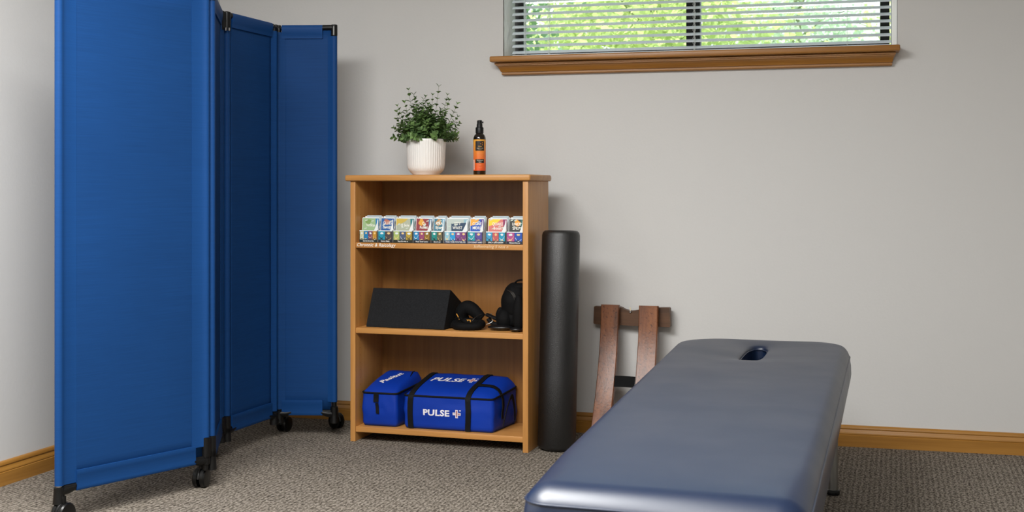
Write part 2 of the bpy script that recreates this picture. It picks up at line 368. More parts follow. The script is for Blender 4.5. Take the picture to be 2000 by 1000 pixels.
# ------------------------------------------------------------------ folding screen
SP = Vector((-2.5, 4.0, 0))
scr = empty('folding_screen', SP, 0, 'tall blue fabric folding screen on black casters in the corner', 'folding screen')
def P(x, y, z=0): return Vector((x, y, z))-SP
Z0, Z1 = .1, 1.795
ends = [((-2.582, 3.318), (-2.376, 3.862)), ((-2.371, 3.893), (-2.588, 4.315)), ((-2.578, 4.347), (-2.568, 4.722)), ((-2.569, 4.768), (-2.335, 4.832))]
def rod(bm, p, z0, z1, r=.0115): tube(bm, [(p.x, p.y, z0), (p.x, p.y, z0+.002), (p.x, p.y, z1-.002), (p.x, p.y, z1)], [r*.8, r, r, r*.8], 14)
for pi, (a, b) in enumerate(ends):
    A_, B_ = P(*a), P(*b); d = (B_-A_); Lp = d.length; d.normalize(); nrm = Vector((d.y, -d.x, 0))
    if nrm.dot(Vector((.3, -1, 0))) < 0 and pi != 1: nrm = -nrm
    def at(s, z, off=0): q = A_+d*s+nrm*off; return Vector((q.x, q.y, z))
    bm = B()
    def sheet(u, v):
        s = .012+u*(Lp-.024); z = Z0+.018+v*(Z1-Z0-.03)
        o = .0012*noise.noise(Vector((u*3+pi*7, v*5, 0)))
        return at(s, z, o)
    grid(bm, sheet, 10, 24)
    fs = finish('fabric_panel', bm, M['screen'], scr, 60)
    so = fs.modifiers.new('thick', 'SOLIDIFY'); so.thickness = .0016; so.offset = 0
    sw = .062 if pi == 0 else .028
    # sleeves sewn around the two poles, with a flat seam allowance beside them
    for side in (0, 1):
        s0 = 0 if side == 0 else Lp; sg = 1 if side == 0 else -1
        zt = Z1-.048 if (pi == 3 and side == 1) else Z1-.03
        zb = Z0+.055 if side == 1 and pi in (0, 3) else Z0+.022
        bm = B(); prof = []
        for k in range(11):
            an = math.pi*(1-k/10); prof.append((s0-sg*0+sg*(-math.cos(an)*0)+sg*(math.cos(math.pi*k/10)*-.0135), .0135*math.sin(math.pi*k/10)))
        # outline: half round over pole front, then flat strip inward, then back
        out = [(s0-sg*.0135*math.cos(math.pi*k/8), .0135*math.sin(math.pi*k/8)) for k in range(7)] + [(s0+sg*.024, .0035), (s0+sg*sw, .0022), (s0+sg*sw, -.0022), (s0+sg*.024, -.0035)] + [(s0-sg*.0135*math.cos(math.pi*k/8), -.0135*math.sin(math.pi*k/8)) for k in range(6, 0, -1)]
        lo_ = [bm.verts.new(at(s, zb, o)) for s, o in out]; mid = [bm.verts.new(at(s, (zb+zt)/2, o)) for s, o in out]; hi_ = [bm.verts.new(at(s, zt, o)) for s, o in out]; n = len(out)
        for r1, r2 in ((lo_, mid), (mid, hi_)):
            for k in range(n): bm.faces.new((r1[k], r1[(k+1) % n], r2[(k+1) % n], r2[k]))
        bm.faces.new(lo_); bm.faces.new(hi_[::-1])
        finish('edge_sleeve', bm, M['screen' if pi == 3 and side == 0 else 'sleeve'], fs, 50)
    # folded hem flaps, top and bottom
    for top in (0, 1):
        e0 = .060 if pi == 0 else .03 if pi == 2 else .012; e1 = Lp-(.05 if pi in (0, 3) else .03)
        if pi == 3: e0 = .014
        zf0, zf1 = (Z0-.004, Z0+.062) if not top else (Z1-(.03 if pi == 0 else .058), Z1+.001)
        bm = B()
        if not top: prof = [(-.003, zf1), (.0085, zf1), (.0095, zf1-.016), (.0085, zf1-.018), (.0105, zf0+.012), (.0105, zf0+.004), (.008, zf0), (-.009, zf0), (-.0135, zf0+.012), (-.006, zf1-.02)]
        else: prof = [(-.006, zf0), (.0075, zf0), (.0085, zf0+.016), (.0095, zf0+.018), (.013, zf1-.018), (.0125, zf1-.006), (.008, zf1), (-.008, zf1), (-.0125, zf1-.006), (-.012, zf1-.02)]
        r1 = [bm.verts.new(at(e0, z, o)) for o, z in prof]; r2 = [bm.verts.new(at(e1, z, o)) for o, z in prof]; n = len(prof)
        for k in range(n): bm.faces.new((r1[k], r1[(k+1) % n], r2[(k+1) % n], r2[k]))
        bm.faces.new(r1); bm.faces.new(r2[::-1])
        finish('hem_flap', bm, M['sleeve'], fs, 45)
    # bars through the hems
    for z in (Z0+.012, Z1-.012):
        bm = B(); tube(bm, [at(.01, z), at(Lp-.01, z)], .0085, 12); finish('cross_bar', bm, M['black'], scr)
    for side in (0, 1):
        q = A_ if side == 0 else B_
        bm = B(); rod(bm, q, .066, Z1-.01, .0108); finish('pole', bm, M['chrome' if pi == 0 and side == 0 else 'black'], scr, 40)
        for z in (0, 1):
            if z and (pi, side) in ((2, 1), (3, 0)): continue
            sg = 1 if side == 0 else -1; s0 = 0 if side == 0 else Lp
            bm = B()
            if z: 
                rod(bm, q, Z1-(.022 if (pi, side) in ((0, 1), (1, 0)) else .048), Z1+.003, .0142); tube(bm, [at(s0, Z1-.01), at(s0+sg*.05, Z1-.01)], .0125, 10)
            else:
                rod(bm, q, .088 if (pi, side) == (0, 1) else .062, .135 if (pi, side) in ((1, 0), (3, 1)) else .118, .0165); tube(bm, [at(s0, Z0+.002), at(s0+sg*.03, Z0+.002), at(s0+sg*.056, Z0+.008)], [.016, .0135, .011], 10)
                if (pi, side) != (0, 1): tube(bm, [at(s0, .064), at(s0, .1)], [.0195, .0165], 12)
            cb = finish('corner_bracket', bm, M['black'], scr, 40)
            if z and pi == 3 and side == 1:
                bm = B(); c = at(s0, 0, .0135); box(bm, (c.x-.0028, c.y-.002, Z1-.045), (c.x+.0028, c.y+.002, Z1-.006), .001); finish('chrome_strip', bm, M['steel'], cb)
# hinges joining neighbouring poles
for (i, z) in [(0, Z1+.012), (1, Z1-.035), (2, Z1-.03), (0, Z0+.05), (1, Z0+.03), (2, Z0+.03)]:
    p, q = P(*ends[i][1]), P(*ends[i+1][0]); bm = B()
    if i == 2:
        p = p+Vector((-.02, .016, 0)); q = q+Vector((-.012, .022, 0))
        for s in (p, q): rod(bm, s, z-.03, z+.035, .009)
    else:
        for s in (p, q): rod(bm, s, z-.04, min(z+.037, Z1+.006), .0165)
    m_ = (p+q)/2; dd = (q-p).normalized(); hw = (q-p).length/2
    tube(bm, [(*(m_-dd*hw).xy, min(z, Z1-.01)), (*(m_+dd*hw).xy, min(z, Z1-.01))], .012, 8); box(bm, (m_.x-.012, m_.y-.012, z-.036), (m_.x+.012, m_.y+.012, min(z+.034, Z1+.004)), .004)
    finish('hinge', bm, M['black'], scr, 40)
bm = B(); c = P(-2.566, 4.318); tube(bm, [(c.x, c.y, Z1-.078), (c.x, c.y, Z1-.066)], .006, 10); tube(bm, [(c.x+.012, c.y+.006, Z1-.078), (c.x+.012, c.y+.006, Z1-.066)], .005, 10); finish('hinge_bolt', bm, M['chrome'], scr)
# casters on short feet
def caster(x, y, axd, anchor):
    bm = B(); c = P(x, y); ax = Vector((math.cos(axd), math.sin(axd), 0)); fw = Vector((-ax.y, ax.x, 0)); zc = .0345
    a = P(*anchor)
    tube(bm, [(a.x, a.y, .075), (*((a+c)/2).xy, .084), (c.x, c.y, .082)], [.011, .01, .011], 10)
    tube(bm, [(c.x, c.y, .05), (c.x, c.y, .088)], .009, 10)
    # hood between the wheels
    pts = [(fw*math.cos(t)*.03+Vector((0, 0, math.sin(t)*.031+zc))) for t in [math.pi*k/8 for k in range(9)]]
    tube(bm, [c+p for p in pts], .0055, 8)
    body = finish('caster', bm, M['black'], scr, 45)
    for s in (-1, 1):
        bm = B(); q = Vector((c.x, c.y, zc))
        tube(bm, [q+ax*s*.005, q+ax*s*.006, q+ax*s*.018, q+ax*s*.023, q+ax*s*.0245, q+ax*s*.0245], [.030, .0335, .0345, .031, .024, .001], 28)
        finish('caster_wheel', bm, M['wheel'], body, 35)
caster(-2.568, 3.322, R(-8), ends[0][0]); caster(-2.404, 3.878, R(8), (-2.37, 3.88))
caster(-2.645, 4.34, R(20), (-2.583, 4.33)); caster(-2.605, 4.885, R(-5), (-2.568, 4.745)); caster(-2.415, 5.02, R(60), (-2.338, 4.84))

# ------------------------------------------------------------------ bookcase
BC = Vector((-1.8355, 4.93, 0))
bk = empty('bookcase', BC, 0, 'low light-oak open bookcase with three compartments against the wall', 'bookcase')
def bp(name, lo, hi, m, bev=.0015, par=None):
    bm = B(); box(bm, Vector(lo)-BC, Vector(hi)-BC, bev, 3); return finish(name, bm, m, par or bk, 40)
bp('side_panel', (-2.234, 4.78, 0), (-2.2105, 5.085, 1.1155), M['beechZ']); bp('side_panel', (-1.4605, 4.78, 0), (-1.437, 5.085, 1.1155), M['beechZ'])
bp('top_panel', (-2.2545, 4.766, 1.1155), (-1.424, 5.09, 1.1415), M['beechX'], .007)
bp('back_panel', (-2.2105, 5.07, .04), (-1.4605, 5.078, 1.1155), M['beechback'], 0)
for z in (.0405, .464, .8295):
    sh = bp('shelf', (-2.2105, 4.784, z), (-1.4605, 5.07, z+.0232), M['beechX'])
    if z == .8295: sh3 = sh
bm = B()
for y in (4.83, 5.02):
    for k in range(28):
        z = .14+k*.032
        if min(abs(z-q) for q in (.05, .475, .84)) < .02: continue
        cyl(bm, Vector((-2.2106, y, z))-BC, Vector((-2.2100, y, z))-BC, .0022, 8)
ph = finish('shelf_pin_holes', bm, flat('#8a5c30'), bk); ph['kind'] = 'stuff'
ff = lambda x, z: frame_m(Vector((x, 4.7835, z))-BC, (1, 0, 0), (0, 0, 1))
text_mesh('shelf_lettering', 'Chronnic & Raicolsgy', .0195, flat('#efeae2'), sh3, ff(-2.117, .8425), shear=.25, bold=.0003)
text_mesh('shelf_lettering', 'Stiffoninaling 5 ness n', .0165, flat('#e6cfae'), sh3, ff(-1.6, .8425), shear=.25)

# ------------------------------------------------------------------ card boxes on the top shelf
SPECS = [  # x0, x1, back colours (base, blob, corner), text, front colours, label colour, front strip text, description
 (-2.1968, -2.112, ('#9bb98a', '#7f9f5a', '#2d7fb4'), 'Vetano', ['#c9c9a0', '#1f7fb5', '#7f4a66', '#c08a28'], '#1a2a28', 'Stick & School Stu', 'pale green card'),
 (-2.110, -2.042, ('#2c5f9e', '#b8705c', '#1f56a0'), 'GLUES\nPerops', ['#1c93ae', '#4c4242'], '#1b2024', 'Stretco Relax', 'blue card with an orange flame'),
 (-2.040, -1.950, ('#aeb39c', '#cdb04a', '#2a7c80'), 'Q Sole', ['#a6b86a', '#4c5a78', '#b79a3a'], '#20241c', 'Tiny all on site. ut', 'beige card with a yellow swash'),
 (-1.948, -1.869, ('#8f343a', '#e0a338', '#5b7fa0'), 'Cs\nPoosti', ['#2184b8', '#96466c', '#8d6a1c'], '#1d1c22', 'Hook Towel Lower', 'dark red card with an orange curl'),
 (-1.867, -1.812, ('#35758c', '#b98a52', '#7db4cf'), 'AIRA\nSport', ['#1a8c84', '#6a6248'], '#1c2022', 'Blowsit out', 'teal card with an amber spot'),
 (-1.808, -1.706, ('#b9c4bd', '#24405c', '#8fb4c0'), 'ISTY\nWAIST', ['#8fc0cf', '#2096cf', '#8a5090', '#7a3f78'], '#1c2748', 'TOOK YOUR POTATOES, MO', 'silver card with a navy band'),
 (-1.704, -1.637, ('#1252b4', '#f0a838', '#5a3a8c'), 'CONE\nMORE', ['#1f9aa8', '#5a4a94'], '#26264e', 'COCONUT AND', 'royal blue card with an orange corner'),
 (-1.624, -1.536, ('#d4766e', '#f0cf30', '#8c2c5c'), 'QUAKE\nBoost', ['#3f9cc4', '#c05a5c', '#1f93b4'], '#1e2024', 'SPICY LIPO-DERM', 'pink card with a yellow corner'),
 (-1.534, -1.462, ('#2a302f', '#f0a020', '#1f5f58'), 'UNCS\nSPRY', ['#b04a88', '#1f4fa8'], '#1d1f30', 'Allowance Nook, not', 'black card with an orange patch'),
]
SZ = .8530
for bi, (x0, x1, (cb, cs, cc), txt, fc, lc, strip, desc) in enumerate(SPECS):
    wd = x1-x0-.0015; y0 = 4.7925; dp = .062
    t = empty('card_box', (x0, y0, SZ), 0, 'card box holding a %s on the top shelf' % desc, 'card box', 'card boxes in a row on the top shelf')
    T = .0012; fh = .0525; bh = .111
    bm = B()
    box(bm, (0, 0, 0), (wd, T, fh)); box(bm, (0, 0, 0), (wd, dp, T)); box(bm, (0, dp-T, 0), (wd, dp, bh))
    prism(bm, [(0, 0), (dp, 0), (dp, fh), (0, fh)], 0, T, 0)
    prism(bm, [(0, 0), (dp, 0), (dp, bh)]+[(dp-.004-(dp-.004)*q, fh+(bh-fh)*(1-q)**1.9) for q in (0, .2, .4, .6, .8, 1)], wd-T, wd, 0)
    # slanting gusset that folds in at the right of the card
    prism(bm, [(wd*.74, fh-.004), (wd-T, fh-.004), (wd-T, bh-.012), (wd-.004, bh-.012), (wd*.92, fh+.03), (wd*.82, fh+.010)], .0105, .0115, 1)
    finish('box_body', bm, M['white'], t)
    # back card with its printed picture
    yb = .016; bw = wd*.985; zc0, zc1 = .003, .1065; 
    bm = B(); tilt = .012
    def cp(x, z, o=0): return Vector((x, yb-o+tilt*(z/.11), z))
    def poly(bm, pts, o, mi): bm.faces.new([bm.verts.new(cp(x, z, o)) for x, z in pts]).material_index = mi
    prism(bm, [(.002, zc0), (bw, zc0), (bw, zc1-.002), (bw-.004, zc1), (.005, zc1), (.002, zc1-.003)], 0, .0015, 1)
    for v in bm.verts: v.co = Vector((v.co.x, yb+v.co.y+tilt*(v.co.z/.11), v.co.z))
    poly(bm, [(.004, .01), (bw-.002, .01), (bw-.002, zc1-.004), (.004, zc1-.003)], .0004, 1)
    rb = random.Random(bi*3+1); cxp, czp = wd*(.35+.1*(bi % 3)), .088
    if bi in (2, 6, 7): poly(bm, [(.004, .074), (.02, .078), (wd*.5, .09), (wd*.66, zc1-.004), (.004, zc1-.004)], .0007, 2)
    elif bi == 5: poly(bm, [(wd*.25, .01), (bw-.004, .01), (bw-.004, .088), (wd*.22, .083)], .0007, 2)
    else: poly(bm, [(cxp+.013*math.cos(a)*(1+.25*math.sin(3*a+bi)), czp+.013*math.sin(a)*(1+.2*math.cos(2*a+bi))) for a in [k*.4488 for k in range(14)]], .0007, 2)
    poly(bm, [(bw-.002-wd*.16, .05), (bw-.002, .03), (bw-.002, zc1-.004), (bw-.002-wd*.2, zc1-.004)], .0006, 3)
    for k in range(5):
        xx = .006+rb.random()*(wd-.026); zz = .055+rb.random()*.042; poly(bm, [(xx, zz), (xx+.012, zz+.003), (xx+.014, zz+.007), (xx+.003, zz+.005)], .0008, 4)
    card = finish('picture_card', bm, [M['white'], flat(cb), flat(cs), flat(cc), flat('#c9d4c6')], t)
    text_mesh('card_lettering', txt, .0175 if len(txt) > 6 else .0165, flat('#f1efe6'), card, frame_m(cp(wd*.5, .074, .0012), (1, 0, 0), (0, tilt/.11, 1)), bold=.0003, sx=.8)
    # second card peeping out behind
    bm = B(); box(bm, (.012, dp-.008, .004), (wd-.004, dp-.0065, .1155)); finish('spare_card', bm, flat('#b9c6cc'), t)
    # front label
    bm = B(); n = len(fc)
    def fp(pts, mi, o): bm.faces.new([bm.verts.new((x, -o, z)) for x, z in pts]).material_index = mi
    box(bm, (.001, -.0006, .001), (wd-.001, 0, fh-.003), 0)
    for f in bm.faces: f.material_index = 0
    cw = (wd-.004)/n; mats = [flat(lc), flat('#dfe6e6')]+[flat(c) for c in fc]+[flat('#15262c'), flat('#e8c88a')]
    fp([(.001, fh-.004), (wd-.001, fh-.004), (wd-.001, fh), (.001, fh)], 1, .0008)
    for k in range(n):
        xa = .002+k*cw; fp([(xa, .013), (xa+cw-.0012, .013), (xa+cw-.0012, fh-.004), (xa, fh-.004)], 2+k, .0008)
        rk = random.Random(bi*10+k); cx_ = xa+cw/2; r_ = cw*.28
        fp([(cx_+r_*math.cos(a)*rk.uniform(.6, 1.1), .04+.005*math.sin(a)*rk.uniform(.7, 1.2)) for a in [q*.785 for q in range(8)]], 1 if k % 2 == 0 else len(mats)-1, .0010)
        sw_ = [(xa+cw*(.08+.8*q), .030-.012*math.sin(q*3.1+rk.random()*.2)-(.008*q if k % 2 else -.004*q)) for q in (0, .25, .5, .75, 1)]
        fp(sw_+[(x, z-.0015-.0022*rk.random()) for x, z in sw_[::-1]], (1, len(mats)-2, len(mats)-1)[(bi+k) % 3], .0011)
        fp([(xa+cw*.1, .0145), (xa+cw*.75, .0145), (xa+cw*(.3+.4*rk.random()), .0185)], (len(mats)-2, len(mats)-1, 0)[(bi*2+k) % 3], .0012)
    fl = finish('front_label', bm, mats, t)
    text_mesh('label_lettering', strip, .0085, flat('#e9ecea'), fl, frame_m((wd/2, -.0012, .0065), (1, 0, 0), (0, 0, 1)), sx=min(1.2, (wd-.010)/(len(strip)*.0054)), bold=.0002)

# ------------------------------------------------------------------ plant
pt = empty('potted_plant', (-1.942, 4.925, 1.1415), 0, 'small bushy green plant in a ribbed white pot on the bookcase', 'potted plant')
bm = B()
def rib(a, i, z): return 1+(.024*(abs(math.sin(a*24))-.5) if .022 < z < .148 else 0)
pp = [(.052, 0), (.056, .002), (.058, .006), (.066, .014), (.0725, .022), (.0755, .032), (.077, .045), (.0785, .09), (.0805, .13), (.0812, .147), (.0818, .1545), (.0808, .156), (.078, .1555), (.077, .15), (.076, .137)]
lathe(bm, [(r*1.045, z*1.0) for r, z in pp], 208, mod=rib); finish('pot', bm, M['pot'], pt, 60)
bm = B(); lathe(bm, [(.079, .136), (.05, .143), (.001, .145)], 28, cap=False); finish('soil', bm, M['soil'], pt, 60)
rnd = random.Random(11); bs = B(); bf = B()
def leaf(bm, c, d, n, l, wd):
    s = d.cross(n).normalized(); vs = []
    prof = [(0, .0), (.2, .62), (.5, 1), (.8, .62), (1, 0)]; rows = []
    for t_, q in prof:
        ctr = c+d*l*t_+n*(-.18*l*t_*t_); e = n*wd*.35*q
        rows.append((bm.verts.new(ctr-s*wd*q+e), bm.verts.new(ctr), bm.verts.new(ctr+s*wd*q+e)) if 0 < q else (bm.verts.new(ctr),))
    for a, b2 in zip(rows, rows[1:]):
        if len(a) == 1: bm.faces.new((a[0], b2[1], b2[0])); bm.faces.new((a[0], b2[2], b2[1]))
        elif len(b2) == 1: bm.faces.new((a[0], a[1], b2[0])); bm.faces.new((a[1], a[2], b2[0]))
        else:
            bm.faces.new((a[0], a[1], b2[1], b2[0])); bm.faces.new((a[1], a[2], b2[2], b2[1]))
tall = [(-.082, .0, .225), (-.01, .02, .195), (.062, -.01, .235), (.105, .0, .175), (-.135, 0, .13), (-.14, -.02, .06), (.14, .01, .105), (.12, -.03, .07), (-.1, 0, .17), (.03, 0, .2), (.135, .02, .16), (-.05, 0, .19), (-.145, .02, .10), (-.15, 0, .02), (.145, -.02, .03), (.15, 0, .075), (-.12, .02, .02), (.12, .01, .01), (.09, .02, .20), (-.125, -.02, .155), (.0, -.03, .18), (-.065, .02, .205)]
for k in range(190):
    if k < len(tall): tx, ty, tz = tall[k]
    else:
        a = rnd.uniform(0, 6.283); el = rnd.uniform(-.05, 1.45); q = rnd.uniform(.55, 1.0)
        tx, ty, tz = .14*math.cos(a)*math.cos(el)*q, .115*math.sin(a)*math.cos(el)*q, .012+.155*math.sin(el)*q
    base = Vector((tx*.35, ty*.35, .14)); tip = Vector((tx, ty, .145+tz)); mid = (base+tip)/2+Vector((tx*.12, ty*.12, .012))
    pts = [base*(1-u)**2+mid*2*u*(1-u)+tip*u*u for u in [i/8 for i in range(9)]]
    tube(bs, pts, [.0013-.0009*i/8 for i in range(9)], 5)
    nl = 7
    for j in range(nl):
        u = .28+.72*j/(nl-1); p = base*(1-u)**2+mid*2*u*(1-u)+tip*u*u; tg = (2*(1-u)*(mid-base)+2*u*(tip-mid)).normalized()
        sd = tg.orthogonal().normalized(); sd = Matrix.Rotation(j*1.57+rnd.uniform(-.4, .4), 3, tg) @ sd
        for s in (-1, 1):
            d = (sd*s+tg*(.55 if j < nl-1 else 1.4)+Vector((0, 0, .1))).normalized(); nn = (tg-d*tg.dot(d)).normalized()
            l = rnd.uniform(.018, .027)*(1 if j < nl-1 else .8); leaf(bf, p, d, nn, l, l*.33)
finish('stems', bs, M['stem'], pt, 60); finish('foliage', bf, M['leaf'], pt, 60)

# ------------------------------------------------------------------ spray bottle
m, nt, b_ = newmat('amber_glass'); b_.inputs['Base Color'].default_value = (.008, .004, .002, 1); b_.inputs['Roughness'].default_value = .12; b_.inputs['Coat Weight'].default_value = .5
M['amber'] = m
m, nt, b_ = newmat('bottle_label'); tc = nt.nodes.new('ShaderNodeTexCoord'); sx = nt.nodes.new('ShaderNodeSeparateXYZ'); nt.links.new(tc.outputs['Object'], sx.inputs[0])
mr = nt.nodes.new('ShaderNodeMapRange'); mr.inputs[1].default_value = .012; mr.inputs[2].default_value = .155; nt.links.new(sx.outputs[2], mr.inputs[0])
nt.links.new(ramp(nt, mr.outputs[0], [(0, srgb('#d9501f')), (.45, srgb('#e0702a')), (.75, srgb('#dd9030')), (1, srgb('#e0a438'))]), b_.inputs['Base Color']); b_.inputs['Roughness'].default_value = .35; M['label'] = m
bt = empty('spray_bottle', (-1.6835, 4.885, 1.1415), 0, 'dark amber spray bottle with an orange label on the bookcase', 'spray bottle')
r0 = .0265
bm = B(); lathe(bm, [(.022, 0), (.0255, .002), (r0, .006), (r0, .152), (.0255, .160), (.022, .168), (.017, .174), (.0135, .177), (.0135, .182)], 36); finish('bottle_body', bm, M['amber'], bt, 50)
bm = B(); lathe(bm, [(r0+.0003, .0175), (r0+.0003, .1495)], 48, cap=False); lb = finish('label', bm, M['label'], bt, 60)
def onb(x, z): # wrap around the front of the bottle (front faces the camera)
    a = x/(r0+.0006)-math.pi/2-.02+.33; return Vector(((r0+.0008)*math.cos(a), (r0+.0008)*math.sin(a), z))
bm = B()
for (xa, xb, za, zb) in ((-.018, .021, .102, .143), (-.018, .021, .050, .066)): grid(bm, lambda u, v: onb(xa+u*(xb-xa), za+v*(zb-za)), 12, 1)
finish('label_panel', bm, flat('#14110d'), lb, 60)
bm = B(); grid(bm, lambda u, v: onb(-.030+u*.006, .022+v*.042), 3, 1); finish('barcode_patch', bm, flat('#dcdcd6'), lb)
bm = B()
for q in (0, .35, .7): grid(bm, lambda u, v: onb(.008+.0035*math.cos(q*9)+u*.003, .125+q*.012+v*.004)+Vector((0, -.0004, 0)), 2, 1)
finish('label_mark', bm, flat('#d88a30'), lb)
wb = lambda co: onb(co.x, co.z)+(Vector((co.x, co.y, 0)).normalized()*0 + Vector((0, -.0005, 0)))
for tx, z, sz, col in (('Miller', .120, .009, '#e8b050'), ('SPORTS CARE', .112, .0055, '#e8dcc0'), ('massage oil', .107, .0045, '#c9b27a'), ('warming blend', .092, .006, '#f0b070'), ('for muscles', .084, .006, '#f0b070'), ('and joints', .076, .006, '#f0b070'), ('Thermogenic', .061, .0065, '#efe6d0'), ('Spray', .054, .0065, '#efe6d0'), ('relief', .042, .006, '#f4b878'), ('125 ml', .030, .006, '#f0a060')):
    text_mesh('label_lettering', tx, sz*.8, flat(col), lb, frame_m((.003, 0, z), (1, 0, 0), (0, 0, 1)), warp=wb, sx=1)
bm = B(); lathe(bm, [(.0165, .176), (.0168, .180), (.0168, .199), (.0152, .202)], 40, mod=lambda a, i, z: 1+.012*math.sin(a*26)); finish('cap', bm, M['black'], bt, 40)
bm = B(); lathe(bm, [(.0125, .201), (.0125, .214), (.011, .216), (.0108, .229), (.009, .2315), (.004, .232)], 28); box(bm, (.004, -.004, .219), (.0165, .004, .2265), .001); finish('spray_nozzle', bm, M['black'], bt, 40)

# ------------------------------------------------------------------ foam wedge
wg = B(); WX0, WX1 = -2.179, -1.8165
prism(wg, [(4.822, .4882), (4.823, .497), (4.893, .6495), (4.897, .6505), (4.902, .650), (5.052, .574), (5.054, .571), (5.054, .4882)], 0, WX1-WX0, 0)
for v in wg.verts: v.co = Vector((v.co.x, v.co.y-4.822, v.co.z-.4872)); v.co.x += .0 if v.co.x < .1 else 0
bmesh.ops.bevel(wg, geom=[e for e in wg.edges], offset=.0015, segments=1, affect='EDGES')
o = finish('foam_wedge', wg, M['foam'], loc=(WX0, 4.822, .4872)); o.rotation_euler = (0, 0, R(-1.5)); tag(o, 'black triangular foam wedge lying on the middle shelf', 'foam wedge')

# ------------------------------------------------------------------ neck cushion with straps
def blob(bm, c, rx, ry, rz, n=24, m_=16, f=None):
    vs = []
    def fn(u, v):
        th, phi = 2*math.pi*u, math.pi*v; d = Vector((math.cos(th)*math.sin(phi), math.sin(th)*math.sin(phi), math.cos(phi)))
        s = f(d) if f else 1; return Vector(c)+Vector((d.x*rx, d.y*ry, d.z*rz))*s
    grid(bm, fn, n, m_); 
sz = .4905
nc = empty('neck_cushion', (-1.735, 4.89, sz), 0, 'black horseshoe neck cushion lying beside the foam wedge', 'neck cushion')
def arc(c, a0, a1, rx, rz, n, yf): return [Vector((c[0]+rx*math.cos(a), yf(a), c[1]+rz*math.sin(a))) for a in [R(a0+(a1-a0)*k/n) for k in range(n+1)]]
bm = B(); pts = [Vector((-.036, .045, .024)), Vector((-.046, .04, .045)), Vector((-.038, .035, .072)), Vector((-.016, .032, .086)), Vector((.006, .03, .078)), Vector((.028, .028, .060)), Vector((.05, .03, .040))]
def smooth_pts(p, k=3):
    for _ in range(k):
        q = [p[0]]
        for a, b2 in zip(p, p[1:]): q += [a*.75+b2*.25, a*.25+b2*.75]
        p = q+[p[-1]]
    return p
sp = smooth_pts(pts, 3); tube(bm, sp, [.019+.012*math.sin(math.pi*min(1, .15+.85*i/len(sp))) for i in range(len(sp))], 16)
finish('cushion_arch', bm, M['blackm'], nc, 60)
bm = B(); ring = [Vector((.006+.058*math.cos(a), -.018+.046*math.sin(a), .0175+.006*math.sin(a))) for a in [2*math.pi*k/40 for k in range(40)]]
tube(bm, ring, [.0165+.0015*math.sin(3*k) for k in range(40)], 14, closed=True); finish('cushion_ring', bm, M['blackm'], nc, 60)
bm = B(); tube(bm, smooth_pts([Vector((-.06, .01, .012)), Vector((-.064, .0, .03)), Vector((-.05, -.02, .045)), Vector((-.02, -.02, .04))], 2), .004, 8, flatten=.4)
tube(bm, smooth_pts([Vector((-.07, -.02, .004)), Vector((-.075, .0, .02)), Vector((-.06, .02, .035)), Vector((-.045, .035, .02))], 2), .005, 8, flatten=.4); finish('strap', bm, M['blackweb'], nc, 60)
bm = B(); tube(bm, smooth_pts([Vector((-.056, .005, .058)), Vector((-.047, .0, .047)), Vector((-.04, -.004, .034))], 2), .0022, 6)
box(bm, (-.022, .012, .024), (.006, .014, .034)); finish('mustard_trim', bm, M['gold'], nc)
bm = B(); tube(bm, smooth_pts([Vector((.028, -.03, .036)), Vector((.036, -.02, .048)), Vector((.046, -.0, .056)), Vector((.055, .01, .058))], 2), .0012, 6)
blob(bm, (-.008, .018, .076), .002, .002, .002, 8, 6); finish('cord', bm, M['steel'], nc)

# ------------------------------------------------------------------ black carry pouch
bp_ = empty('carry_pouch', (-1.552, 4.9, sz), 0, 'bulging black zipped pouch standing at the right of the middle shelf', 'pouch')
def puff(d): return 1+.05*noise.noise(d*2.2)+.02*math.sin(d.z*9)
bm = B(); blob(bm, (.014, .03, .112), .062, .06, .082, 32, 22, puff); blob(bm, (.03, .03, .178), .04, .035, .016, 24, 10); blob(bm, (.0, .03, .045), .055, .055, .046, 26, 16, puff)
finish('pouch_body', bm, M['blackm'], bp_, 80)
bm = B(); blob(bm, (.048, -.035, .07), .026, .024, .078, 24, 18, puff); finish('front_pocket', bm, M['blackm'], bp_, 80)
bm = B(); blob(bm, (-.024, -.005, .042), .036, .036, .042, 24, 14, puff); blob(bm, (-.045, .01, .055), .022, .025, .036, 20, 12, puff); finish('side_pocket', bm, M['blackm'], bp_, 80)
bm = B(); blob(bm, (-.035, -.03, .0105), .055, .032, .011, 26, 10, puff); blob(bm, (.045, -.06, .008), .028, .024, .009, 20, 8, puff); finish('sole_flap', bm, plain('black_leather', '#121214', .35), bp_, 80)
bm = B(); tube(bm, smooth_pts([Vector((.012, .02, .186)), Vector((.022, .015, .203)), Vector((.045, .02, .209)), Vector((.062, .025, .203)), Vector((.066, .03, .18))], 2), .0055, 8, flatten=.6); finish('grab_handle', bm, M['blackweb'], bp_, 60)
bm = B()
for q in (0, .006, .012): tube(bm, smooth_pts([Vector((-.008+q, -.022, .168-q*.3)), Vector((.012+q, -.034, .160)), Vector((.026+q*.7, -.036, .142)), Vector((.03+q*.5, -.034, .124))], 2), .0007, 5)
finish('zip_cord', bm, M['steel'], bp_)
bm = B(); tube(bm, smooth_pts([Vector((-.095, -.005, .05)), Vector((-.075, -.03, .052)), Vector((-.062, -.04, .043)), Vector((-.068, -.045, .03)), Vector((-.086, -.05, .024))], 3), .0011, 6)
blob(bm, (-.088, -.05, .022), .0025, .0025, .0025, 8, 6); blob(bm, (-.084, 0, .062), .004, .003, .002, 8, 6); finish('cord', bm, M['steel'], bp_, 60)
bm = B(); tube(bm, smooth_pts([Vector((-.02, .0, .045)), Vector((-.05, .01, .036)), Vector((-.085, .012, .048)), Vector((-.11, .02, .056))], 2), .014, 10, flatten=.55)
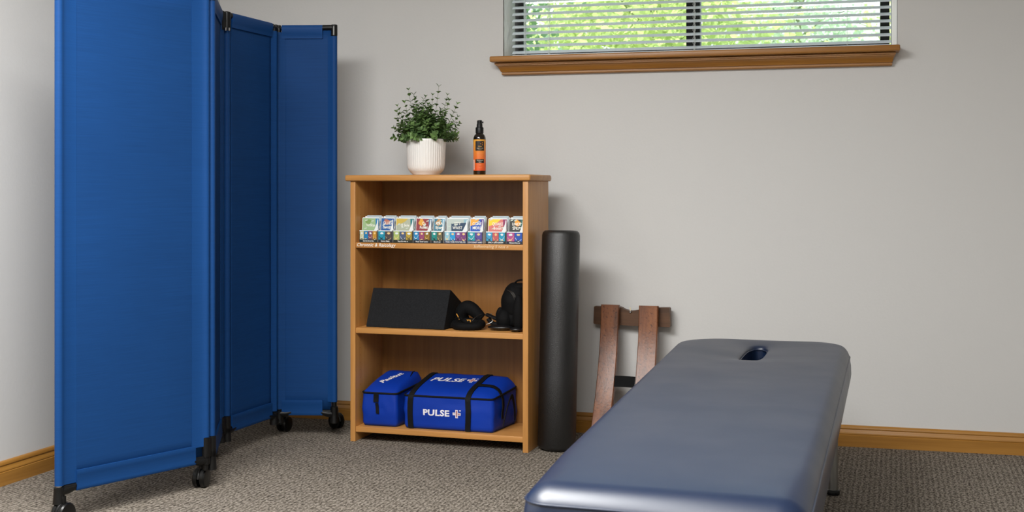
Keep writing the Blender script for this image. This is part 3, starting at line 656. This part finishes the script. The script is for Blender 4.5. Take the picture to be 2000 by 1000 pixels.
tube(bm, smooth_pts([Vector((-.03, .02, .02)), Vector((-.06, .02, .015)), Vector((-.09, .02, .02)), Vector((-.105, .02, .04))], 2), .012, 10, flatten=.8); finish('shoulder_strap', bm, M['blackweb'], bp_, 60)

# ------------------------------------------------------------------ blue equipment bags
def bag(name, loc, W_, D_, h0, h1, label, cols, skew=0, seed=0, rz=0):
    """W_ wide, D_ deep, front height h0, back height h1; loc is the bottom front left corner"""
    t = empty(name, loc, rz, label, 'bag')
    rd = .016
    def outline(z, ins=0):
        pts = []
        for (cx, cy, a0) in ((W_-rd, rd, -90), (W_-rd, D_-rd, 0), (rd, D_-rd, 90), (rd, rd, 180)):
            for k in range(7):
                a = R(a0+k*15); pts.append((cx+(rd-ins)*math.cos(a), cy+(rd-ins)*math.sin(a)))
        out = []
        for i in range(4):                                  # insert straight samples
            seg = pts[i*7:(i+1)*7]; out += seg; a = seg[-1]; b2 = pts[((i+1)*7) % 28]
            for q in range(1, 12): out.append((a[0]+(b2[0]-a[0])*q/12, a[1]+(b2[1]-a[1])*q/12))
        return out
    def ht(y): return h0+(h1-h0)*min(1, max(0, y/D_))*.35
    def wr(x, y, z):
        k = z/h0; n = noise.noise(Vector((x*9+seed, y*9, z*12)))*.005-abs(noise.noise(Vector((x*16+z*14, y*16+seed, z*12-x*9))))*.008+.002
        bul = math.sin(math.pi*min(1, k))*.004
        cx, cy = W_/2, D_/2; dx, dy = x-cx, y-cy; L_ = math.hypot(dx, dy) or 1
        s = (n+bul)*math.sin(math.pi*min(1, k)*.92)
        return Vector((x+dx/L_*s+skew*y, y+dy/L_*s, z))
    bm = B(); rings = []; NZ = 12
    for k in range(NZ+1):
        ins = .006 if k == 0 else 0
        rings.append([bm.verts.new(wr(x, y, .0012+(ht(y)-.0012)*k/NZ)) for x, y in outline(0, ins)])
    n = len(rings[0])
    for a, b2 in zip(rings, rings[1:]):
        for k in range(n): bm.faces.new((a[k], a[(k+1) % n], b2[(k+1) % n], b2[k]))
    bm.faces.new(rings[0][::-1]); finish('bag_body', bm, M['bag'], t, 70)
    def ztop(x, y):
        u, v = x/W_, y/D_; e = min(u, 1-u); f = min(v, 1-v)
        return ht(y)+(h1-h0)*(.65*min(1, v*1.3)**.8+.0)*min(1, e*8+.35)*min(1, (1-v)*9+.25)+.016*(1-math.exp(-e*14))*(1-math.exp(-v*9))*(1-math.exp(-(1-v)*12)) + .002*noise.noise(Vector((x*14+seed, y*14, 0)))
    bm = B(); ol = outline(0); c = Vector((W_/2, D_/2, 0)); rr = []
    for s in (1, .97, .92, .85, .75, .62, .48, .32, .16):
        ring = []
        for x, y in ol:
            x2, y2 = c.x+(x-c.x)*s, c.y+(y-c.y)*s
            ring.append(bm.verts.new((x2+skew*y2, y2, (ztop(x2, y2) if s < 1 else ht(y2)))))
        rr.append(ring)
    for a, b2 in zip(rr, rr[1:]):
        for k in range(n): bm.faces.new((a[k], a[(k+1) % n], b2[(k+1) % n], b2[k]))
    bm.faces.new(rr[-1]); lid = finish('bag_lid', bm, M['bag'], t, 80)
    bm = B(); tube(bm, [wr(x, y, ht(y)) for x, y in ol], .0042, 8, closed=True); finish('zip_piping', bm, M['blackweb'], t, 60)
    return t, lid, wr, ztop, ht
def ribbon(bm, pts, side, wd, th=.0016):
    """flat strap of width wd along pts; side = direction of the width"""
    side = Vector(side).normalized(); N = len(pts); rg = []
    for i, p in enumerate(pts):
        tg = (pts[min(i+1, N-1)]-pts[max(i-1, 0)]).normalized(); nn = tg.cross(side).normalized()
        rg.append([bm.verts.new(p+side*wd*a+nn*th*b2) for a, b2 in ((-.5, -1), (.5, -1), (.5, 1), (-.5, 1))])
    for a, b2 in zip(rg, rg[1:]):
        for k in range(4): bm.faces.new((a[k], a[(k+1) % 4], b2[(k+1) % 4], b2[k]))
    bm.faces.new(rg[0][::-1]); bm.faces.new(rg[-1])
ZB = .0637+.0005
def white_text(body, lid, wr, W_, x, z, size, **kw): pass
# large bag
bw_, bd_ = .400, .245
t, lid, wr, ztop, ht = bag('equipment_bag', (-2.0, 4.812, ZB), bw_, bd_, .140, .197, 'large royal blue padded bag with black straps on the bottom shelf', None, skew=.12, seed=3)
for sxp in (.035, .290):
    bm = B(); pts = [wr(sxp, 0, .002+(ht(0)-.002)*k/10)+Vector((0, -.003, 0)) for k in range(11)]
    pts += [Vector((sxp+skw_y*.12, skw_y, ztop(sxp, skw_y)+.003)) for skw_y in [bd_*q/16 for q in range(1, 16)]]
    ribbon(bm, pts, (1, 0, 0), .0235); finish('strap', bm, M['blackweb'], t, 50)
bm = B()  # carrying handle draped over the right end
hy = .085; pts = [Vector((x+.12*hy, hy, ztop(x, hy)+.0045)) for x in [.285+.105*q/8 for q in range(9)]]+[wr(bw_, hy-.01*q/5, ht(hy)-.012-.085*q/5)+Vector((.006, 0, 0)) for q in range(6)]; pts = smooth_pts(pts, 1)
ribbon(bm, pts, (0, 1, .1), .024); finish('handle', bm, M['blackweb'], t, 50)
bm = B(); pts = smooth_pts([Vector((.427, .06, .03)), Vector((.432, .10, .10)), Vector((.436, .15, .145)), Vector((.438, .18, .09)), Vector((.434, .20, .03))], 2); ribbon(bm, pts, (.1, .2, 1), .02); finish('handle', bm, M['blackweb'], t, 50)
wt = flat('#e9e6ea')
fm_ = frame_m((.150, 0, .072), (1, 0, 0), (0, 0, 1))
def front_w(co): q = wr(co.x, 0, co.z); return Vector((q.x, q.y-.0012, q.z))
def top_w(co): return Vector((co.x+.12*co.y, co.y, ztop(co.x, co.y)+.0016))
text_mesh('bag_lettering', 'PULSE', .0345, wt, t, fm_, warp=front_w, bold=.0012, sx=1.22)
text_mesh('bag_lettering', 'PULSE', .046, wt, lid, frame_m((.136, .125, 0), (1, 0, 0), (0, 1, 0)), warp=top_w, bold=.0013, sx=1.15, shear=.25)
def plus(par, cx, cy, s, warp, top=False):
    bm = B()
    def q(x0, y0, x1, y1, mi):
        f = [bm.verts.new(warp(Vector((x, y, 0)) if top else Vector((x, 0, y)))) for x, y in ((x0, y0), (x1, y0), (x1, y1), (x0, y1))]
        if top:
            for v in f: v.co.z += .0003*mi
        else:
            for v in f: v.co.y -= .0004*mi
        bm.faces.new(f).material_index = mi
    w_ = s*.17; q(cx-s/2, cy-w_, cx+s/2, cy+w_, 0); q(cx-w_, cy-s/2, cx+w_, cy+s/2, 0); q(cx-s*.38, cy-w_*.45, cx+s*.38, cy+w_*.45, 1); q(cx-w_*.45, cy-s*.38, cx+w_*.45, cy+s*.38, 1)
    q(cx+s*.32, cy+s*.36, cx+s*.5, cy+s*.48, 0); finish('cross_emblem', bm, [flat('#dcd6e2'), flat('#b4706e')], par)
plus(t, .240, .073, .035, front_w); plus(lid, .248, .130, .042, top_w, True)
# small bag
t, lid, wr, ztop, ht = bag('equipment_bag', (-2.1945, 4.812, ZB), .162, .245, .142, .200, 'small royal blue bag left of the large one on the bottom shelf', None, skew=.10, seed=9)
bm = B(); pts = [wr(.068, 0, ht(0)-.002-k*.004)+Vector((0, -.0035, 0)) for k in range(10)]; ribbon(bm, pts, (1, 0, 0), .023)
pts = [wr(.072, 0, .10-k*.004)+Vector((.0005*k, -.003, 0)) for k in range(12)]; ribbon(bm, pts, (1, 0, 0), .014); finish('zip_pull', bm, M['blackweb'], t, 50)
bm = B(); pts = [Vector((.158, .20, ztop(.14, .20)+.002)), Vector((.164, .17, ztop(.15, .17)+.002)), Vector((.16, .14, .17)), Vector((.178, .13, .13))]; ribbon(bm, smooth_pts(pts, 2), (0, 1, 0), .03); finish('handle', bm, M['blackweb'], t, 50)
text_mesh('bag_lettering', 'Pasitut', .038, wt, lid, frame_m((.080, .112, 0), (.45, .89, 0), (-.89, .45, 0)), warp=lambda co: Vector((co.x+.1*co.y, co.y, ztop(co.x, co.y)+.0018)), bold=.0012, sx=1.0)

# ------------------------------------------------------------------ foam roller
bm = B(); r_ = .0795
prof = [(.05, 0), (r_-.016, .001), (r_-.006, .006), (r_, .016), (r_, .3), (r_, .6), (r_, .888), (r_-.004, .9), (r_-.012, .907), (r_-.03, .909), (.02, .909)]
lathe(bm, prof, 64); o = finish('foam_roller', bm, M['roller'], loc=(-1.347, 4.892, .0012), smooth=50)
o.rotation_euler = (R(-1.6), R(.8), 0); tag(o, 'tall black foam roller standing on end beside the bookcase', 'foam roller')

# ------------------------------------------------------------------ wooden stretching frame
mw, nt, b_ = newmat('distressed_stain')
v = coords(nt, (26, 26, 2.2)); n1 = noisen(nt, v, 1.4, 6, .65); n2 = noisen(nt, coords(nt, (1.4, 1.4, 1)), 85, 3, .6)
a = ramp(nt, n1, [(.28, srgb('#56321c')), (.5, srgb('#784627')), (.72, srgb('#8f5831'))]); g = ramp(nt, n2, [(.33, (.3, .24, .2)), (.43, (1, 1, 1))])
nt.links.new(mulc(nt, a, g, .8), b_.inputs['Base Color']); b_.inputs['Roughness'].default_value = .36; bump(nt, b_, n2, .3, .0015)
md = wood('dark_stain', '#432c1c', '#5a3c26', '#6b4a30', 'X', .5)
fr_ = empty('wooden_frame', (-1.1, 5.08, 0), 0, 'dark-stained wooden frame with two curved posts leaning on the wall', 'wooden frame')
cur = [(5.188, .5785), (5.183, .53), (5.172, .45), (5.147, .36), (5.108, .26), (5.062, .17), (5.01, .09), (4.955, .002)]
def post(x0, x1):
    bm = B(); th = .034; rg = []
    P2 = smooth_pts([Vector((0, y, z)) for y, z in cur], 2)
    for i, p in enumerate(P2):
        tg = (P2[min(i+1, len(P2)-1)]-P2[max(i-1, 0)]).normalized(); nn = Vector((0, -tg.z, tg.y)); nn = nn if nn.y > 0 else -nn
        rg.append([bm.verts.new(Vector((x, 0, 0))+p+nn*o_-Vector((-1.1, 5.08, 0))) for x, o_ in ((x0+.003, 0), (x1-.003, 0), (x1, .003), (x1, th-.003), (x1-.003, th), (x0+.003, th), (x0, th-.003), (x0, .003))])
    for a_, b2 in zip(rg, rg[1:]):
        for k in range(8): bm.faces.new((a_[k], a_[(k+1) % 8], b2[(k+1) % 8], b2[k]))
    bm.faces.new(rg[0][::-1]); bm.faces.new(rg[-1]); return finish('post', bm, mw, fr_, 30)
post(-1.228, -1.1495); post(-1.060, -.978)
bm = B(); zt = .566; out = [(-1.270, .492), (-1.268, .562), (-1.266, .565), (-1.155, zt), (-1.14, zt-.004)]+[(-1.14+.08*k/8, zt-.007-.009*math.sin(math.pi*k/8)) for k in range(9)]+[(-1.055, zt-.001), (-.936, zt+.003), (-.932, zt-.001), (-.930, .487), (-.934, .484), (-1.266, .488)]
prism(bm, [(x+1.1, z) for x, z in out], .143, .178, 1); bmesh.ops.bevel(bm, geom=[e for e in bm.edges if e.calc_face_angle(0) > .8], offset=.003, segments=2, affect='EDGES')
finish('crossbar', bm, md, fr_, 35)
bm = B(); pts = [Vector((-.048+k*.0882/6, .02+.004*math.sin(k/6*math.pi), .26)) for k in range(7)]; ribbon(bm, pts, (0, .42, .9), .048, .002); finish('strap', bm, M['blackm'], fr_, 50)
bm = B(); cx = -1.1045+1.1; tube(bm, [(cx, .145, .547), (cx, .139, .547)], .0045, 12); tube(bm, [Vector((cx, .1365, .5475))+Vector((.0035*math.cos(a), 0, .0035*math.sin(a))) for a in [k*.628 for k in range(10)]], .0012, 6, closed=True); finish('screw_eye', bm, M['chrome'], fr_, 50)
bm = B(); tube(bm, [(cx, .137, .551), (cx+.001, .139, .560), (cx-.0015, .14, .566)], .0022, 6); finish('string_knot', bm, flat('#e6d9b8'), fr_, 50)

# ------------------------------------------------------------------ treatment table
TO = Vector((-.45, 3.45, 0)); tt = empty('treatment_table', TO, 0, 'long navy vinyl treatment table with a face hole in the foreground', 'treatment table')
ZS, ZT = .476, .517
CR = [(-.692, 2.245), (-.149, 2.245), (-.160, 4.70), (-.797, 4.70)]; RAD = [.06, .06, .15, .20]
def outl(ins):
    n = 4; lines = []
    for i in range(n):
        a, b2 = Vector(CR[i]), Vector(CR[(i+1) % n]); d = (b2-a).normalized(); nn = Vector((-d.y, d.x)); lines.append((a+nn*ins, d))
    cor = []
    for i in range(n):
        p, d = lines[i-1]; q, e = lines[i]; den = d.x*e.y-d.y*e.x; s = ((q.x-p.x)*e.y-(q.y-p.y)*e.x)/den; cor.append(p+d*s)
    arcs = []
    for i in range(n):
        r = max(RAD[i]-ins, .012); d = lines[i-1][1]; e = lines[i][1]; ang = math.acos(max(-1, min(1, d.dot(e)))); tl = r*math.tan(ang/2)
        p0 = cor[i]-d*tl; c = p0+Vector((-d.y, d.x))*r; a0 = math.atan2(p0.y-c.y, p0.x-c.x)
        arcs.append([c+Vector((math.cos(a0+ang*k/12), math.sin(a0+ang*k/12)))*r for k in range(13)])
    out = []
    for i in range(n):
        out += arcs[i]; a, b2 = arcs[i][-1], arcs[(i+1) % n][0]; m_ = 14 if i in (0, 2) else 50
        for k in range(1, m_): out.append(a+(b2-a)*k/m_)
    return out
SLC = Vector((-.480, 4.375)); SA, SB = .037, .19
def slot(base, e):
    out = []
    for p in base:
        d = Vector(p)-SLC; an = math.atan2(d.y, d.x); c_, s_ = abs(math.cos(an)), abs(math.sin(an))
        r = ((c_/(SA+e))**3.4+(s_/(SB+e))**3.4)**(-1/3.4); out.append(SLC+d.normalized()*r)
    return out
def hgt(do, ds, p):
    rf = lambda d, r: math.sqrt(max(0, 1-(1-min(max(d, 0)/r, 1))**2))
    nf = max(0, 1-(p.y-2.245)/.3); aw = .032+.028*nf; kq = aw/.057; rq = .06*kq; dd = max(0, aw-do)
    z = ZS+(ZT-ZS)*(1-(rq-math.sqrt(rq*rq-dd*dd))/(.0413*kq))*(1-.18*(1-rf(do, .13)))*(1-.30*(1-rf(p.y-2.245, .30)))
    z -= (.013*math.exp(-max(0, ds)/.055)+.006*math.exp(-max(0, ds)/.16))*(1-math.exp(-do/.035))
    if ds < .012: z -= (.012-math.sqrt(max(0, .012**2-(.012-max(ds, 0))**2)))
    return z+.0005*noise.noise(Vector((p.x*4, p.y*2, 0)))
OI = [0, .0008, .003, .007, .012, .018, .025, .033, .045, .06]; base = outl(OI[-1]); fine = outl(0)
def dist_out(p):
    best = 9
    for i in range(4):
        a, b2 = Vector(CR[i]), Vector(CR[(i+1) % 4]); d = (b2-a).normalized(); best = min(best, (p-a).dot(Vector((-d.y, d.x))))
    return best
def dslot(p, lo=0, hi=3.0):
    d = p-SLC; an = math.atan2(d.y, d.x); c_, s_ = abs(math.cos(an)), abs(math.sin(an)); r0_ = ((c_/SA)**3.4+(s_/SB)**3.4)**(-1/3.4)
    ax, ay = abs(d.x), abs(d.y)
    for _ in range(26):
        m_ = (lo+hi)/2
        if (ax/(SA+m_))**3.4+(ay/(SB+m_))**3.4 > 1: lo = m_
        else: hi = m_
    return lo
bm = B(); rings = []
for ins in OI:
    rings.append([bm.verts.new((p.x-TO.x, p.y-TO.y, (hgt(ins, dslot(p), p) if ins else ZS))) for p in outl(ins)])
SE = [.045, .033, .024, .016, .010, .005, .002, .0004, 0]; inner0 = slot(base, .06)
NL = 26
for k in range(1, NL+1):
    u = k/NL; ring = []
    for p, q in zip(base, inner0):
        c = p.lerp(q, u); do = dist_out(c); ring.append(bm.verts.new((c.x-TO.x, c.y-TO.y, hgt(max(do, .06*(1-u)+.0), dslot(c), c))))
    rings.append(ring)
for e in SE:
    rings.append([bm.verts.new((p.x-TO.x, p.y-TO.y, hgt(dist_out(p), e, p))) for p in slot(base, e)])
N = len(base)
for a_, b2 in zip(rings, rings[1:]):
    for k in range(N): bm.faces.new((a_[k], a_[(k+1) % N], b2[(k+1) % N], b2[k]))
finish('cushion_top', bm, M['vinyl'], tt, 80)
bm = B(); sl = slot(base, 0); zt_ = min(v_ for v_ in [hgt(.2, 0, SLC)])
top_z = [hgt(dist_out(p), 0, p) for p in sl]
r1 = [bm.verts.new((p.x-TO.x, p.y-TO.y, z+.0005)) for p, z in zip(sl, top_z)]; r2 = [bm.verts.new((p.x-TO.x, p.y-TO.y, .375)) for p in sl]
for k in range(N): bm.faces.new((r1[k], r1[(k+1) % N], r2[(k+1) % N], r2[k]))
sl_o = finish('face_hole_lining', bm, M['vinyl'], tt, 60)
bm = B(); tube(bm, [Vector((p.x-TO.x, p.y-TO.y, z+.0005)) for p, z in zip(sl[::2], top_z[::2])], .0022, 8, closed=True)
tube(bm, [(SLC.x+.004-TO.x, SLC.y+SB-.002-TO.y, .46), (SLC.x+.004-TO.x, SLC.y+SB-.002-TO.y, .38)], .0025, 6); finish('hole_piping', bm, M['vinyl'], sl_o, 60)
bm = B(); rg = []
for ins, z in ((.0015, ZS+.0005), (-.001, ZS-.006), (-.005, ZS-.03), (-.006, ZS-.06), (-.004, .40), (.001, .378), (.012, .370), (.05, .369)):
    rg.append([bm.verts.new((p.x-TO.x, p.y-TO.y, z)) for p in outl(ins)])
for a_, b2 in zip(rg, rg[1:]):
    for k in range(N): bm.faces.new((a_[k], a_[(k+1) % N], b2[(k+1) % N], b2[k]))
finish('cushion_side', bm, M['vinyl'], tt, 60)
bm = B(); tube(bm, [Vector((p.x-TO.x, p.y-TO.y, ZS-.001)) for p in outl(-.0005)], .0028, 8, closed=True); finish('piping', bm, M['vinyl'], tt, 60)
bm = B(); r1 = [(p.x-TO.x, p.y-TO.y) for p in outl(.05)]; prism(bm, r1, .337, .3695, 2); finish('base_board', bm, M['under'], tt, 40)
bm = B()
for lo, hi in (((-.68, 2.42, .305), (-.64, 4.52, .336)), ((-.235, 2.42, .305), (-.195, 4.52, .336)), ((-.64, 2.42, .305), (-.235, 2.46, .336)), ((-.64, 4.46, .305), (-.235, 4.5, .336))): box(bm, Vector(lo)-TO, Vector(hi)-TO, .002)
finish('underframe', bm, M['steel'], tt)
for x, y in ((-.212, 4.455), (-.655, 4.455), (-.212, 2.47), (-.655, 2.47)):
    bm = B(); cyl(bm, Vector((x, y, .014))-TO, Vector((x, y, .31))-TO, .0165, 24); lg = finish('leg', bm, M['steel'], tt, 50)
    bm = B(); cyl(bm, Vector((x, y, .0008))-TO, Vector((x, y, .018))-TO, .023, 24, bev=.003); finish('foot', bm, M['black'], lg, 50)
